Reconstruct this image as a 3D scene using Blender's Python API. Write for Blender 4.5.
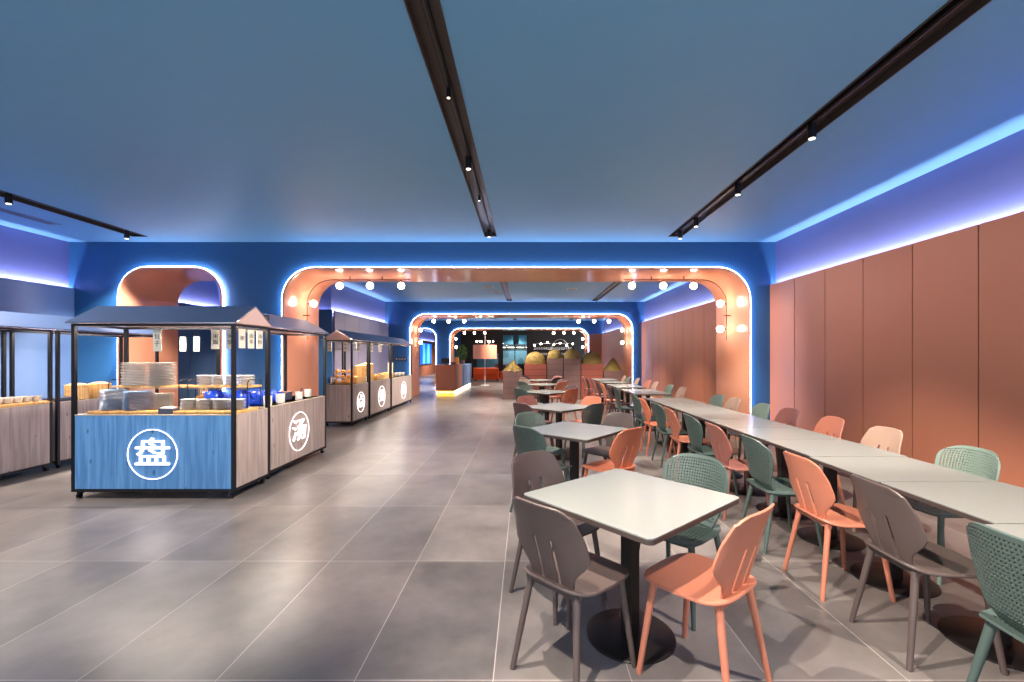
import bpy, bmesh, math, random
from mathutils import Vector, Matrix
random.seed(7)
PI = math.pi
for o in list(bpy.data.objects): bpy.data.objects.remove(o)
SC = bpy.context.scene
C = SC.collection
F = 443.0; VX = 525.5; HY = 356.0; CH = 1.5     # focal length in pixels, vanishing point, camera height

# ------------------------------------------------------------------ camera
cd = bpy.data.cameras.new('camera'); cam = bpy.data.objects.new('camera', cd); C.objects.link(cam)
cam.location = (0, 0, CH); cam.rotation_euler = (PI/2, 0, 0)
cd.sensor_width = 36; cd.lens = 36*F/1024
cd.shift_x = -(VX-512)/1024; cd.shift_y = (HY-341)/1024
cd.clip_start = .02; cd.clip_end = 200
SC.camera = cam
# ------------------------------------------------------------------ world, exposure
w = bpy.data.worlds.new('world'); SC.world = w; w.use_nodes = True
w.node_tree.nodes['Background'].inputs[0].default_value = (.80, .88, 1.0, 1)
w.node_tree.nodes['Background'].inputs[1].default_value = 1.0
vs = SC.view_settings
vs.view_transform = 'Standard'; vs.look = 'None'; vs.gamma = 1; vs.exposure = 0.95; vs.use_curve_mapping = False
SC.cycles.use_denoising = True
SC.cycles.max_bounces = 8; SC.cycles.diffuse_bounces = 5; SC.cycles.glossy_bounces = 4
SC.cycles.sample_clamp_indirect = 6; SC.cycles.caustics_reflective = False; SC.cycles.caustics_refractive = False

# ------------------------------------------------------------------ lights (cove strips, track spots)
XL, XR = -7.73, 4.19            # faces of the wall panels
CZ = 3.456                      # ceiling height
WALLS = (7.6, 16.0, 24.4)       # front faces of the three arched walls, each 1.2 m deep
WT = 1.2
COVE = (.84, .78, 1.0)
def area(name, loc, rot, sx, sy, power, color, spread=PI):
    l = bpy.data.lights.new(name, 'AREA'); l.shape = 'RECTANGLE'; l.size = sx; l.size_y = sy
    l.energy = power; l.color = color; l.spread = spread
    o = bpy.data.objects.new(name, l); C.objects.link(o); o.location = loc; o.rotation_euler = rot
    return o
def cove(x, y0, y1, z, k=9.0):
    # one strip in the pocket shines up at the ceiling, one behind the panel edge grazes the upper wall
    sd = 1 if x > 0 else -1
    area('cove_light', (x, (y0+y1)/2, z), (PI, 0, 0), .022, y1-y0, .2*k*(y1-y0), COVE)
    area('cove_light', (x-sd*.035, (y0+y1)/2, z+.12), (0, sd*math.radians(-125), 0), .02, y1-y0, .55*k*(y1-y0), COVE)
def spot(x, y, z, tx, ty, tz, power, ang=60, blend=.5, color=(1, .86, .72), r=.03):
    l = bpy.data.lights.new('spot_light', 'SPOT'); l.energy = power; l.color = color
    l.spot_size = math.radians(ang); l.spot_blend = blend; l.shadow_soft_size = r
    o = bpy.data.objects.new('spot_light', l); C.objects.link(o); o.location = (x, y, z)
    o.rotation_euler = (Vector((tx, ty, tz))-Vector((x, y, z))).to_track_quat('-Z', 'Y').to_euler()
    return o
cove(XR+.084, -1.5, 7.6, 2.55, 13); cove(XR+.084, 8.8, 16, 2.55, 13); cove(XR+.084, 17.2, 24.4, 2.55, 13)
cove(XL-.084, -1.5, 7.6, 2.50, 13); cove(XL-.084, 8.8, 11.3, 2.55, 13)
cove(-4.95-.084, 11.5, 16, 2.55, 11); cove(XL-.084, 17.2, 24.4, 2.55, 11); cove(XL-.084, 25.6, 38, 2.55, 11)
area('cove_light', (-6.4, 11.478, 2.56), (PI, 0, 0), 2.6, .03, 24, COVE)

# ------------------------------------------------------------------ materials
def lin(c): return tuple(((v/255)/12.92 if v/255 <= .04045 else ((v/255+.055)/1.055)**2.4) for v in c)
def mat(name, rgb, rough=.5, metal=0., spec=.5, noise=0., nscale=8., bump=0., emit=None, es=0., trans=0., alpha=1.):
    m = bpy.data.materials.new(name); m.use_nodes = True
    nt = m.node_tree; b = nt.nodes['Principled BSDF']
    col = lin(rgb)
    b.inputs['Base Color'].default_value = (*col, 1); b.inputs['Roughness'].default_value = rough
    b.inputs['Metallic'].default_value = metal; b.inputs['Specular IOR Level'].default_value = spec
    tc = nt.nodes.new('ShaderNodeTexCoord'); n = nt.nodes.new('ShaderNodeTexNoise')
    n.inputs['Scale'].default_value = nscale; n.inputs['Detail'].default_value = 3
    nt.links.new(tc.outputs['Object'], n.inputs['Vector'])
    r = nt.nodes.new('ShaderNodeMixRGB'); r.inputs[0].default_value = 1
    a = max(noise, .02)
    r.inputs[1].default_value = (*[v*(1-a) for v in col], 1); r.inputs[2].default_value = (*[min(1, v*(1+a)) for v in col], 1)
    nt.links.new(n.outputs['Fac'], r.inputs[0]); nt.links.new(r.outputs[0], b.inputs['Base Color'])
    if bump:
        bp = nt.nodes.new('ShaderNodeBump'); bp.inputs['Strength'].default_value = bump
        nt.links.new(n.outputs['Fac'], bp.inputs['Height']); nt.links.new(bp.outputs[0], b.inputs['Normal'])
    if emit:
        b.inputs['Emission Color'].default_value = (*lin(emit), 1); b.inputs['Emission Strength'].default_value = es
    if trans: b.inputs['Transmission Weight'].default_value = trans
    return m
def wood(name, rgb, dark, scale=6., rough=.5, knots=True):
    m = bpy.data.materials.new(name); m.use_nodes = True
    nt = m.node_tree; b = nt.nodes['Principled BSDF']; b.inputs['Roughness'].default_value = rough
    N, L = nt.nodes.new, nt.links.new
    tc = N('ShaderNodeTexCoord'); mp = N('ShaderNodeMapping'); mp.inputs['Scale'].default_value = (scale*4, scale*4, scale*.22)
    L(tc.outputs['Object'], mp.inputs['Vector'])
    n = N('ShaderNodeTexNoise'); n.inputs['Scale'].default_value = 1.2; n.inputs['Detail'].default_value = 6; n.inputs['Distortion'].default_value = .6
    L(mp.outputs[0], n.inputs['Vector'])
    r = N('ShaderNodeValToRGB'); r.color_ramp.elements[0].position = .38; r.color_ramp.elements[1].position = .62
    r.color_ramp.elements[0].color = (*lin(dark), 1); r.color_ramp.elements[1].color = (*lin(rgb), 1)
    L(n.outputs['Fac'], r.inputs[0])
    v = N('ShaderNodeTexVoronoi'); v.inputs['Scale'].default_value = 1.0
    mp2 = N('ShaderNodeMapping'); mp2.inputs['Scale'].default_value = (8, 8, 3.2); L(tc.outputs['Object'], mp2.inputs['Vector']); L(mp2.outputs[0], v.inputs['Vector'])
    k = N('ShaderNodeValToRGB'); k.color_ramp.elements[0].position = .05; k.color_ramp.elements[1].position = .13
    k.color_ramp.elements[0].color = (.35, .32, .3, 1) if knots else (1, 1, 1, 1); k.color_ramp.elements[1].color = (1, 1, 1, 1)
    L(v.outputs['Distance'], k.inputs[0])
    mx = N('ShaderNodeMixRGB'); mx.blend_type = 'MULTIPLY'; mx.inputs[0].default_value = 1
    L(r.outputs[0], mx.inputs[1]); L(k.outputs[0], mx.inputs[2]); L(mx.outputs[0], b.inputs['Base Color'])
    return m
def emis(name, rgb, s):
    m = bpy.data.materials.new(name); m.use_nodes = True; nt = m.node_tree
    b = nt.nodes['Principled BSDF']; b.inputs['Base Color'].default_value = (*lin(rgb), 1)
    b.inputs['Emission Color'].default_value = (*lin(rgb), 1); b.inputs['Emission Strength'].default_value = s
    return m
def floor_mat():
    m = bpy.data.materials.new('concrete_tile'); m.use_nodes = True; nt = m.node_tree
    b = nt.nodes['Principled BSDF']; N, L = nt.nodes.new, nt.links.new
    def math_(op, a, bb=None):
        q = N('ShaderNodeMath'); q.operation = op
        for i, s in enumerate((a, bb)):
            if s is None: continue
            if isinstance(s, (int, float)): q.inputs[i].default_value = s
            else: L(s, q.inputs[i])
        return q.outputs[0]
    g = N('ShaderNodeNewGeometry'); sp = N('ShaderNodeSeparateXYZ'); L(g.outputs['Position'], sp.inputs[0])
    u = math_('DIVIDE', math_('ADD', sp.outputs[0], 50*.64+.15), .64); vv = math_('DIVIDE', math_('ADD', sp.outputs[1], 60*1.19-2.05), 1.19)
    fu = math_('FRACT', u); fv = math_('FRACT', vv)
    du = math_('MULTIPLY', math_('MINIMUM', fu, math_('SUBTRACT', 1, fu)), .64)
    dv = math_('MULTIPLY', math_('MINIMUM', fv, math_('SUBTRACT', 1, fv)), 1.19)
    gr = math_('LESS_THAN', math_('MINIMUM', du, dv), .0022)
    cb = N('ShaderNodeCombineXYZ'); L(math_('FLOOR', u), cb.inputs[0]); L(math_('FLOOR', vv), cb.inputs[1])
    wn = N('ShaderNodeTexWhiteNoise'); wn.noise_dimensions = '2D'; L(cb.outputs[0], wn.inputs['Vector'])
    n = N('ShaderNodeTexNoise'); n.inputs['Scale'].default_value = 1.6; n.inputs['Detail'].default_value = 8; n.inputs['Roughness'].default_value = .65
    ad = N('ShaderNodeVectorMath'); ad.operation = 'ADD'; sc = N('ShaderNodeVectorMath'); sc.operation = 'SCALE'; sc.inputs['Scale'].default_value = 5
    L(wn.outputs['Color'], sc.inputs[0]); L(g.outputs['Position'], ad.inputs[0]); L(sc.outputs[0], ad.inputs[1]); L(ad.outputs[0], n.inputs['Vector'])
    fac = math_('ADD', math_('MULTIPLY', wn.outputs['Value'], .12), math_('MULTIPLY', n.outputs['Fac'], .88))
    r = N('ShaderNodeValToRGB'); r.color_ramp.elements[0].position = .3; r.color_ramp.elements[1].position = .72
    r.color_ramp.elements[0].color = (*lin((74, 71, 71)), 1); r.color_ramp.elements[1].color = (*lin((122, 116, 114)), 1)
    L(fac, r.inputs[0])
    mx = N('ShaderNodeMixRGB'); L(gr, mx.inputs[0]); L(r.outputs[0], mx.inputs[1]); mx.inputs[2].default_value = (*lin((165, 158, 155)), 1)
    L(mx.outputs[0], b.inputs['Base Color'])
    n2 = N('ShaderNodeTexNoise'); n2.inputs['Scale'].default_value = 1.5; n2.inputs['Detail'].default_value = 2; L(g.outputs['Position'], n2.inputs['Vector'])
    mr = N('ShaderNodeMapRange'); mr.inputs['To Min'].default_value = .27; mr.inputs['To Max'].default_value = .34; L(n2.outputs['Fac'], mr.inputs[0])
    L(mr.outputs[0], b.inputs['Roughness']); b.inputs['Specular IOR Level'].default_value = .55
    return m
M = dict(
    floor=floor_mat(),
    ceiling=mat('ceiling_blue_paint', (106, 164, 202), .55, noise=.03),
    blue=mat('deep_blue_paint', (32, 84, 132), .5, noise=.03),
    upper=mat('upper_wall_blue_paint', (98, 110, 168), .55, noise=.03),
    greyblue=mat('grey_blue_panel', (84, 110, 148), .32, noise=.05),
    lilac=mat('lilac_grey_panel', (128, 124, 145), .35, noise=.05),
    terracotta=mat('terracotta_panel', (160, 101, 78), .5, noise=.04, nscale=2),
    liner=mat('copper_pink_gloss', (226, 160, 130), .16, noise=.05, nscale=2),
    groove=mat('groove_dark', (58, 34, 34), .7),
    track=mat('dark_bronze_track', (72, 61, 56), .35, metal=.3, noise=.1),
    black=mat('black_metal', (24, 26, 32), .38, metal=.4),
    blackrail=mat('dark_copper_rail', (120, 70, 55), .3, metal=.7),
    white=mat('white_plastic', (205, 203, 200), .5),
    led=emis('led_strip_white', (222, 226, 255), 16),
    globe=emis('globe_glass_lit', (255, 228, 204), 24),
    lens=emis('spot_lens', (255, 240, 220), 4),
    sign=emis('neon_white', (255, 240, 238), 1.7),
    plinth=emis('plinth_glow_yellow', (255, 196, 70), 6),
    plinthw=emis('plinth_glow_white', (255, 235, 205), 5),
    stallwood=wood('pale_grey_oak', (168, 154, 151), (142, 130, 128), 6),
    bluelitwood=wood('blue_lit_oak', (96, 152, 206), (72, 126, 182), 6),  # blue light on the stall front is painted into the wood colour
    oak=wood('honey_oak', (226, 176, 108), (196, 140, 76), 8, knots=False),
    counter=mat('beige_counter_stone', (178, 164, 148), .35, noise=.08),
    roofblue=mat('roof_slate_blue', (60, 78, 112), .45, noise=.04),
    roofpink=mat('roof_underside_rose_grey', (176, 150, 148), .5, noise=.05),
    tabletop=mat('pale_grey_laminate', (126, 130, 127), .25, noise=.03, nscale=30),
    edge=mat('dark_table_edge', (62, 52, 50), .5),
    base=mat('table_base_black', (34, 30, 30), .42, metal=.3),
    plate=mat('white_plate', (196, 193, 186), .3), platebluelit=mat('blue_lit_plate', (128, 158, 190), .3),  # the bluish one has the blue light on the plates painted in
    bamboo=wood('bamboo_steamer', (226, 186, 124), (196, 146, 84), 9, knots=False),
    straw=mat('dry_straw', (150, 126, 66), .7, noise=.3, nscale=40),
    strawcore=mat('dark_straw', (104, 86, 46), .8, noise=.3, nscale=30),
    leafgreen=mat('leaf_green', (62, 96, 40), .6, noise=.25, nscale=20),
    planterbrown=mat('planter_rose_brown', (122, 92, 88), .5, noise=.05),
    planterred=mat('planter_terracotta', (150, 78, 64), .5, noise=.05),
    orange=mat('orange_upholstery', (224, 92, 34), .7, noise=.08, nscale=30),
    cobalt=mat('cobalt_plastic', (24, 66, 190), .3),
    darkbox=mat('navy_box', (54, 60, 82), .45),
    towel=mat('white_cloth', (236, 228, 216), .85, noise=.05, bump=.2, nscale=40),
    chrome=mat('steel', (180, 184, 190), .2, metal=.9),
    ink=mat('black_ink', (22, 22, 24), .6),
    paper=mat('white_sign_board', (204, 200, 186), .6),
    signcopper=mat('dark_sign_board', (92, 70, 72), .5),
    darkwall=mat('charcoal_wall', (36, 32, 34), .5, noise=.1),
    teal=mat('teal_kitchen_wall', (70, 110, 120), .4, noise=.1),
    glass=mat('window_glass', (230, 245, 245), .02, trans=1.),
    bread=mat('golden_crust', (222, 150, 62), .6, noise=.25, nscale=25),
    screenm=emis('screen_blue', (20, 100, 215), .8), screenl=emis('screen_light', (80, 170, 240), .9),
    pendant=mat('peach_lampshade', (196, 122, 98), .7, emit=(228, 150, 120), es=.12),
    ch_grey=mat('chair_taupe', (80, 69, 67), .42), ch_pink=mat('chair_salmon', (176, 110, 88), .42),
    ch_orange=mat('chair_orange', (180, 104, 76), .42), ch_rose=mat('chair_dusty_rose', (132, 84, 76), .42),
    ch_green=mat('chair_sage', (68, 84, 81), .45), ch_pale=mat('chair_pale_green', (106, 124, 115), .45),
    ch_dark=mat('chair_maroon_brown', (74, 52, 54), .45), ch_beige=mat('chair_beige', (158, 132, 116), .45),
)
def grooved(name, rgb, gcol, period, offset, axis, rough=.42, half=.008):
    """panel material kept plain; grooves are modelled in mesh"""
    return mat(name, rgb, rough)

# ------------------------------------------------------------------ mesh helpers
class MB:
    def __init__(s): s.bm = bmesh.new(); s.mi = 0
    def _f(s, vs):
        try:
            f = s.bm.faces.new(vs); f.material_index = s.mi; return f
        except ValueError: return None
    def box(s, x0, x1, y0, y1, z0, z1, rz=0, c=None, bev=0):
        vs = []
        ox, oy = c if c else (0, 0)
        for z in (z0, z1):
            for x, y in ((x0, y0), (x1, y0), (x1, y1), (x0, y1)):
                if rz: x, y = x*math.cos(rz)-y*math.sin(rz), x*math.sin(rz)+y*math.cos(rz)
                vs.append(s.bm.verts.new((x+ox, y+oy, z)))
        fs = [s._f([vs[i] for i in q]) for q in ((3, 2, 1, 0), (4, 5, 6, 7), (0, 1, 5, 4), (1, 2, 6, 5), (2, 3, 7, 6), (3, 0, 4, 7))]
        if bev:
            es = set(e for f in fs for e in f.edges)
            bmesh.ops.bevel(s.bm, geom=list(es), offset=bev, segments=2, affect='EDGES', profile=.5, material=-1)
        return s
    def tube(s, pts, r, n=10, r1=None, cap=True):
        pts = [Vector(p) for p in pts]; rings = []
        up = None
        for i, p in enumerate(pts):
            t = (pts[min(i+1, len(pts)-1)]-pts[max(i-1, 0)]).normalized()
            if up is None:
                up = Vector((0, 0, 1)) if abs(t.z) < .9 else Vector((1, 0, 0))
            a = t.cross(up).normalized(); b = a.cross(t).normalized(); up = b
            rr = r if r1 is None else r+(r1-r)*i/(len(pts)-1)
            rings.append([s.bm.verts.new(p+a*math.cos(2*PI*k/n)*rr+b*math.sin(2*PI*k/n)*rr) for k in range(n)])
        for i in range(len(rings)-1):
            for k in range(n): s._f([rings[i][k], rings[i][(k+1) % n], rings[i+1][(k+1) % n], rings[i+1][k]])
        if cap: s._f(rings[0][::-1]); s._f(rings[-1])
        return s
    def lathe(s, prof, n=20, c=(0, 0, 0)):
        rings = []
        for r, z in prof:
            if r < 1e-5: rings.append([s.bm.verts.new((c[0], c[1], c[2]+z))])
            else: rings.append([s.bm.verts.new((c[0]+r*math.cos(2*PI*k/n), c[1]+r*math.sin(2*PI*k/n), c[2]+z)) for k in range(n)])
        for a, b in zip(rings, rings[1:]):
            for k in range(n):
                k2 = (k+1) % n
                if len(a) == 1 and len(b) == 1: continue
                if len(a) == 1: s._f([a[0], b[k2], b[k]])
                elif len(b) == 1: s._f([a[k], a[k2], b[0]])
                else: s._f([a[k], a[k2], b[k2], b[k]])
        return s
    def sphere(s, c, r, n=14, m=9, sq=(1, 1, 1)):
        rings = []
        for j in range(m+1):
            th = PI*j/m
            if j in (0, m): rings.append([s.bm.verts.new((c[0], c[1], c[2]+r*sq[2]*math.cos(th)))])
            else: rings.append([s.bm.verts.new((c[0]+r*sq[0]*math.sin(th)*math.cos(2*PI*k/n), c[1]+r*sq[1]*math.sin(th)*math.sin(2*PI*k/n), c[2]+r*sq[2]*math.cos(th))) for k in range(n)])
        for a, b in zip(rings, rings[1:]):
            for k in range(n):
                k2 = (k+1) % n
                if len(a) == 1: s._f([a[0], b[k], b[k2]])
                elif len(b) == 1: s._f([a[k2], a[k], b[0]])
                else: s._f([a[k2], a[k], b[k], b[k2]])
        return s
    def prism(s, poly, f0, f1):
        """poly: 2D points; f0/f1 map a 2D point to the two 3D faces"""
        a = [s.bm.verts.new(f0(*p)) for p in poly]; b = [s.bm.verts.new(f1(*p)) for p in poly]
        s._f(a); s._f(b[::-1])
        n = len(poly)
        for i in range(n): s._f([a[i], b[i], b[(i+1) % n], a[(i+1) % n]])
        return s
    def quad(s, pts): s._f([s.bm.verts.new(p) for p in pts]); return s
    def build(s, name, m, parent=None, smooth=False, loc=None, rz=0, fix=True):
        if fix: bmesh.ops.recalc_face_normals(s.bm, faces=s.bm.faces)
        me = bpy.data.meshes.new(name); s.bm.to_mesh(me); s.bm.free()
        for q in (m if isinstance(m, (list, tuple)) else [m]): me.materials.append(M[q] if isinstance(q, str) else q)
        if smooth:
            me.polygons.foreach_set('use_smooth', [True]*len(me.polygons))
            try: me.set_sharp_from_angle(angle=math.radians(40))
            except Exception: pass
        o = bpy.data.objects.new(name, me); C.objects.link(o)
        if parent: o.parent = parent
        if loc: o.location = loc
        if rz: o.rotation_euler = (0, 0, rz)
        return o
def thing(name, label, cat, loc=(0, 0, 0), rz=0, group=None):
    o = bpy.data.objects.new(name, None); C.objects.link(o); o.empty_display_size = .1
    o.location = loc; o.rotation_euler = (0, 0, rz); o['label'] = label; o['category'] = cat
    if group: o['group'] = group
    return o
def tag(o, label, cat, group=None, kind=None):
    o['label'] = label; o['category'] = cat
    if group: o['group'] = group
    if kind: o['kind'] = kind
    return o
def struct(o): o['kind'] = 'structure'; return o
def copy_tree(o, parent=None):
    c = o.copy(); C.objects.link(c)
    if parent: c.parent = parent
    for ch in list(o.children): copy_tree(ch, c)
    return c
def bake(o, mods):
    """apply modifiers given as (type, {settings}) and keep the evaluated mesh"""
    for t, kw in mods:
        md = o.modifiers.new(t, t)
        for k, v in kw.items(): setattr(md, k, v)
    dg = bpy.context.evaluated_depsgraph_get(); ev = o.evaluated_get(dg)
    me = bpy.data.meshes.new_from_object(ev); o.modifiers.clear(); o.data = me
    return o
def glyphs(name, body, m, size, parent, loc, rot, extrude=.003, bold=0., spacing=1.0):
    cu = bpy.data.curves.new(name, 'FONT'); cu.body = body; cu.size = size; cu.extrude = extrude; cu.offset = bold
    cu.align_x = 'CENTER'; cu.align_y = 'CENTER'; cu.space_line = spacing
    t = bpy.data.objects.new(name, cu); C.objects.link(t)
    dg = bpy.context.evaluated_depsgraph_get(); me = bpy.data.meshes.new_from_object(t.evaluated_get(dg))
    bpy.data.objects.remove(t)
    me.materials.clear(); me.materials.append(M[m])
    o = bpy.data.objects.new(name, me); C.objects.link(o); o.parent = parent; o.location = loc; o.rotation_euler = rot
    return o

# ------------------------------------------------------------------ setting: floor, ceiling, walls
Y0, Y1 = -1.5, 38.5
struct(MB().box(XL-.3, XR+.3, Y0, Y1, -.1, 0).build('floor', 'floor'))
slots = [(-6.42, -6.18), (-.67, -.47), (2.33, 2.56)]
bays = [(Y0, 7.6, 7.25), (8.8, 16.0, 15.7), (17.2, 24.4, 24.0), (25.6, Y1, 26.0)]
mb = MB()
for b0, b1, be in bays:
    xs = [XL-.3]+[v for s_ in slots for v in s_]+[XR+.3]
    for i in range(0, len(xs), 2): mb.box(xs[i], xs[i+1], b0, b1, CZ, CZ+.12)
    for a, b in slots: mb.box(a, b, be, b1, CZ, CZ+.12)
for y in WALLS: mb.box(XL-.3, XR+.3, y, y+WT, CZ, CZ+.12)
struct(mb.build('ceiling', 'ceiling'))

def arch_path(x0, x1, zt, r, off=0, n=12):
    """open path left floor -> over the top -> right floor; off>0 grows outward"""
    x0 -= off; x1 += off; zt += off; r = r+off
    p = [(x0, 0)]
    for k in range(n+1):
        a = PI-PI/2*k/n; p.append((x0+r+r*math.cos(a), zt-r+r*math.sin(a)))
    for k in range(n+1):
        a = PI/2-PI/2*k/n; p.append((x1-r+r*math.cos(a), zt-r+r*math.sin(a)))
    p.append((x1, 0)); return p
OPEN = {7.6: [(-6.95, -5.16, 3.02, .5), (-4.15, 3.83, 3.01, .55)],
        16.0: [(-4.15, 3.85, 3.01, .55)],
        24.4: [(-6.95, -4.93, 3.01, .5), (-4.15, 3.45, 3.01, .55)]}
tn = [0]
def trim_name(): tn[0] += 1; return 'trim_%d' % tn[0]
for wy, nm in zip(WALLS, ('wall_middle', 'wall_far', 'wall_lounge')):
    xl, xr = XL-.3, XR+.3
    poly = [(xl, 0)]
    for o in OPEN[wy]: poly += arch_path(*o)
    poly += [(xr, 0), (xr, CZ), (xl, CZ)]
    struct(MB().prism(poly, lambda x, z: (x, wy, z), lambda x, z: (x, wy+WT, z)).build(nm, 'blue'))
    for o in OPEN[wy]:
        a = arch_path(*o, off=-.002); b = arch_path(*o, off=-.032)
        m_ = MB().prism(a+b[::-1], lambda x, z: (x, wy-.06, z), lambda x, z: (x, wy+WT+.02, z))
        struct(m_.build(trim_name(), 'liner', smooth=True))
        a = arch_path(*o, off=.009); b = arch_path(*o, off=.001)
        struct(MB().prism(a+b[::-1], lambda x, z: (x, wy-.05, z), lambda x, z: (x, wy-.012, z)).build(trim_name(), 'led'))

def panel_wall(name, x, side, y0, y1, zt, m, up, ref=7.6, step=.7, back=.13):
    """panelled lower wall with a light pocket behind its top edge; side=+1 right wall, -1 left wall"""
    mb = MB()
    ys = []
    k = 0
    y = ref
    while y > y0: y -= step
    y = max(y, y0-step)
    edges = []
    while y < y1:
        a, b = max(y, y0), min(y+step, y1)
        if b-a > .05: edges.append((a, b))
        y += step
    t = .035
    for a, b in edges:
        mb.mi = 0; mb.box(min(x, x+side*t), max(x, x+side*t), a+.006, b-.006, 0, zt, bev=.003)
    mb.mi = 1; mb.box(min(x+side*t, x+side*(t+.003)), max(x+side*t, x+side*(t+.003)), y0, y1, 0, zt-.004)
    o = struct(mb.build(name, [m, 'groove']))
    mb = MB()
    xa = x+side*.10
    mb.box(min(xa, xa+side*.2), max(xa, xa+side*.2), y0, y1, 0, CZ)
    mb.box(min(x+side*.035, xa), max(x+side*.035, xa), y0, y1, 0, zt-.3)
    struct(mb.build(name.replace('wall', 'wall_upper') if 'wall_' in name else name, up))
panel_wall('wall_right', XR, 1, Y0, 7.6, 2.72, 'terracotta', 'upper')
panel_wall('wall_right', XR, 1, 8.8, 16.0, 2.72, 'terracotta', 'upper', ref=16)
panel_wall('wall_right', XR, 1, 17.2, 24.4, 2.72, 'terracotta', 'upper', ref=24.4)
panel_wall('wall_left', XL, -1, Y0, 7.6, 2.66, 'greyblue', 'upper', step=1.2)
panel_wall('wall_left', XL, -1, 8.8, 11.4, 2.7, 'greyblue', 'upper', ref=11.4, step=1.2)
panel_wall('wall_left', -4.95, -1, 11.5, 16.0, 2.68, 'lilac', 'upper', ref=16, step=.95)
panel_wall('wall_left', XL, -1, 17.2, 24.4, 2.7, 'terracotta', 'upper', ref=24.4, step=1.2)
panel_wall('wall_left', XL, -1, 25.6, Y1, 2.7, 'terracotta', 'upper', ref=Y1, step=1.5)
# the block that narrows the second bay on the left: its face towards the room's front
struct(MB().box(XL-.3, -4.985, 11.40, 11.435, 0, 2.7).build('wall_left', 'blue'))
mb = MB(); mb.box(XL-.3, -5.251, 11.5, 11.6, 0, CZ); mb.box(XL-.3, -5.0, 11.436, 11.499, 0, 2.38); struct(mb.build('wall_upper_left', 'upper'))
struct(MB().box(XL-.3, XR+.3, Y1, Y1+.1, 0, CZ).build('wall_back', 'terracotta'))
# terracotta facing on the lounge wall to the right of its opening
struct(MB().box(3.52, XR, 24.36, 24.398, 0, 2.72).build('trim_20', 'terracotta'))

# ------------------------------------------------------------------ light tracks in the ceiling
def track(x0, x1, y0, y1, label):
    t = thing('light_track', label, 'light track', ((x0+x1)/2, y0, CZ), group='dark recessed light tracks in the blue ceiling')
    h = (x1-x0)/2; L_ = y1-y0
    mb = MB(); mb.box(-h, h, 0, L_, .06, .07); mb.box(-h, -h+.008, 0, L_, -.006, .06); mb.box(h-.008, h, 0, L_, -.006, .06)
    mb.box(-h, h, 0, .008, -.004, .06); mb.box(-h, h, L_-.008, L_, -.004, .06)
    mb.build('trough', 'track', t)
    MB().box(-.02, .02, 0.02, L_-.02, .025, .06).build('rail', 'black', t)
    MB().box(-.006, .006, 0.02, L_-.02, .018, .024).build('conductor', 'track', t)
names = ['nearest ceiling bay', 'bay beyond the first arch', 'bay beyond the second arch']
for (b0, b1, be), bn in zip(bays[:3], names):
    for (a, b), side in zip(slots, ('left', 'middle', 'right')):
        track(a, b, b0+.02, be, 'dark recessed light track, %s one, %s' % (side, bn))
def spot_head(x, y, label, tilt=0, power=0, target=None, ang=60, z=CZ, s=1.):
    t = thing('track_spotlight', label, 'spotlight', (x, y, z), group='black spotlights on the ceiling tracks')
    MB().box(-.022, .022, -.05, .05, .04, .058).build('adapter', 'black', t)
    MB().tube([(0, 0, .02), (0, 0, .045)], .012, 8).build('stem', 'black', t)
    MB().tube([(0, 0, .03), (0, 0, -.10)], .034, 16).build('body', 'black', t, smooth=True)
    MB().lathe([(0, -.1015), (.024, -.1015), (.024, -.103), (0, -.103)], 16).build('lens', 'lens', t)
    t.scale = (s, s, s)
cx, rx, lx = -.57, 2.445, -6.3
for y, l in ((3.28, 'first visible one on the middle track'), (4.42, 'second one on the middle track'), (5.45, 'third one on the middle track'), (6.95, 'farthest one on the middle track of the nearest bay')):
    spot_head(cx, y, 'small black cylinder spotlight, '+l, s=.45 if 'first' in l or 'third' in l else .9)
for y, l in ((3.78, 'nearest visible one on the right track'), (5.1, 'second one on the right track'), (6.35, 'third one on the right track'), (7.0, 'farthest one on the right track of the nearest bay')):
    spot_head(rx, y, 'small black cylinder spotlight, '+l)
for y, l in ((5.4, 'at the left picture edge on the left track'), (7.0, 'far end of the left track near the small arch')):
    spot_head(lx, y, 'small black cylinder spotlight, '+l)
# lamp light of the tracks (heads out of the frame included), plus added off-track lights
SP = 330
for x, y, tx, ty in ((cx, 1.9, 1.3, 2.5), (cx, .6, 1.6, 1.2), (cx, 4.42, .6, 5.2), (cx, 6.6, .4, 7.4), (cx, 3.28, -2.0, 4.2),
                     (rx, 1.2, 2.5, 2.4), (rx, 3.78, 2.6, 4.6), (rx, 6.35, 2.6, 7.4), (lx, 5.4, -6.6, 6.6), (lx, 3.5, -4.4, 5.0),
                     (lx, 7.0, -7.3, 7.6), (cx, 5.45, -3.6, 6.0)):
    spot(x, y, CZ-.12, tx, ty, 0, SP*(1.35 if x == cx and y < 2.5 else 1), 75, .5)
for by in (8.8, 17.2):
    for x, y, tx, ty in ((cx, by+1.2, .4, by+1.6), (cx, by+3.6, .5, by+4), (cx, by+6, .4, by+6.2), (rx, by+1.5, 2.6, by+2),
                         (rx, by+4.5, 2.6, by+5), (cx, by+2.4, -3.6, by+3), (cx, by+5, -3.9, by+5.5), (cx, by+4.2, -2, by+4.6), (lx, by+1.2, -6.2, by+2.4), (lx+.6, by+3.5, -5.4, by+4)):  # last one is an added light off the track, warms the left floor
        spot(x, y, CZ-.1, tx, ty, 0, SP*(.8 if tx < -3 else 1.6), 80, .7)
spot(rx, 7.0, CZ-.12, 4.15, 7.5, 1.6, 110, 50, .9, (1, .84, .62))
for y_ in (.6, 2.2, 3.78, 5.1, 6.35, 9.6, 11.4, 13.2): spot(rx, y_, CZ-.12, 4.19, y_+.2, 1.9, 48 if y_ < 8 else 55, 95, 1, (1, .88, .74))
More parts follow.
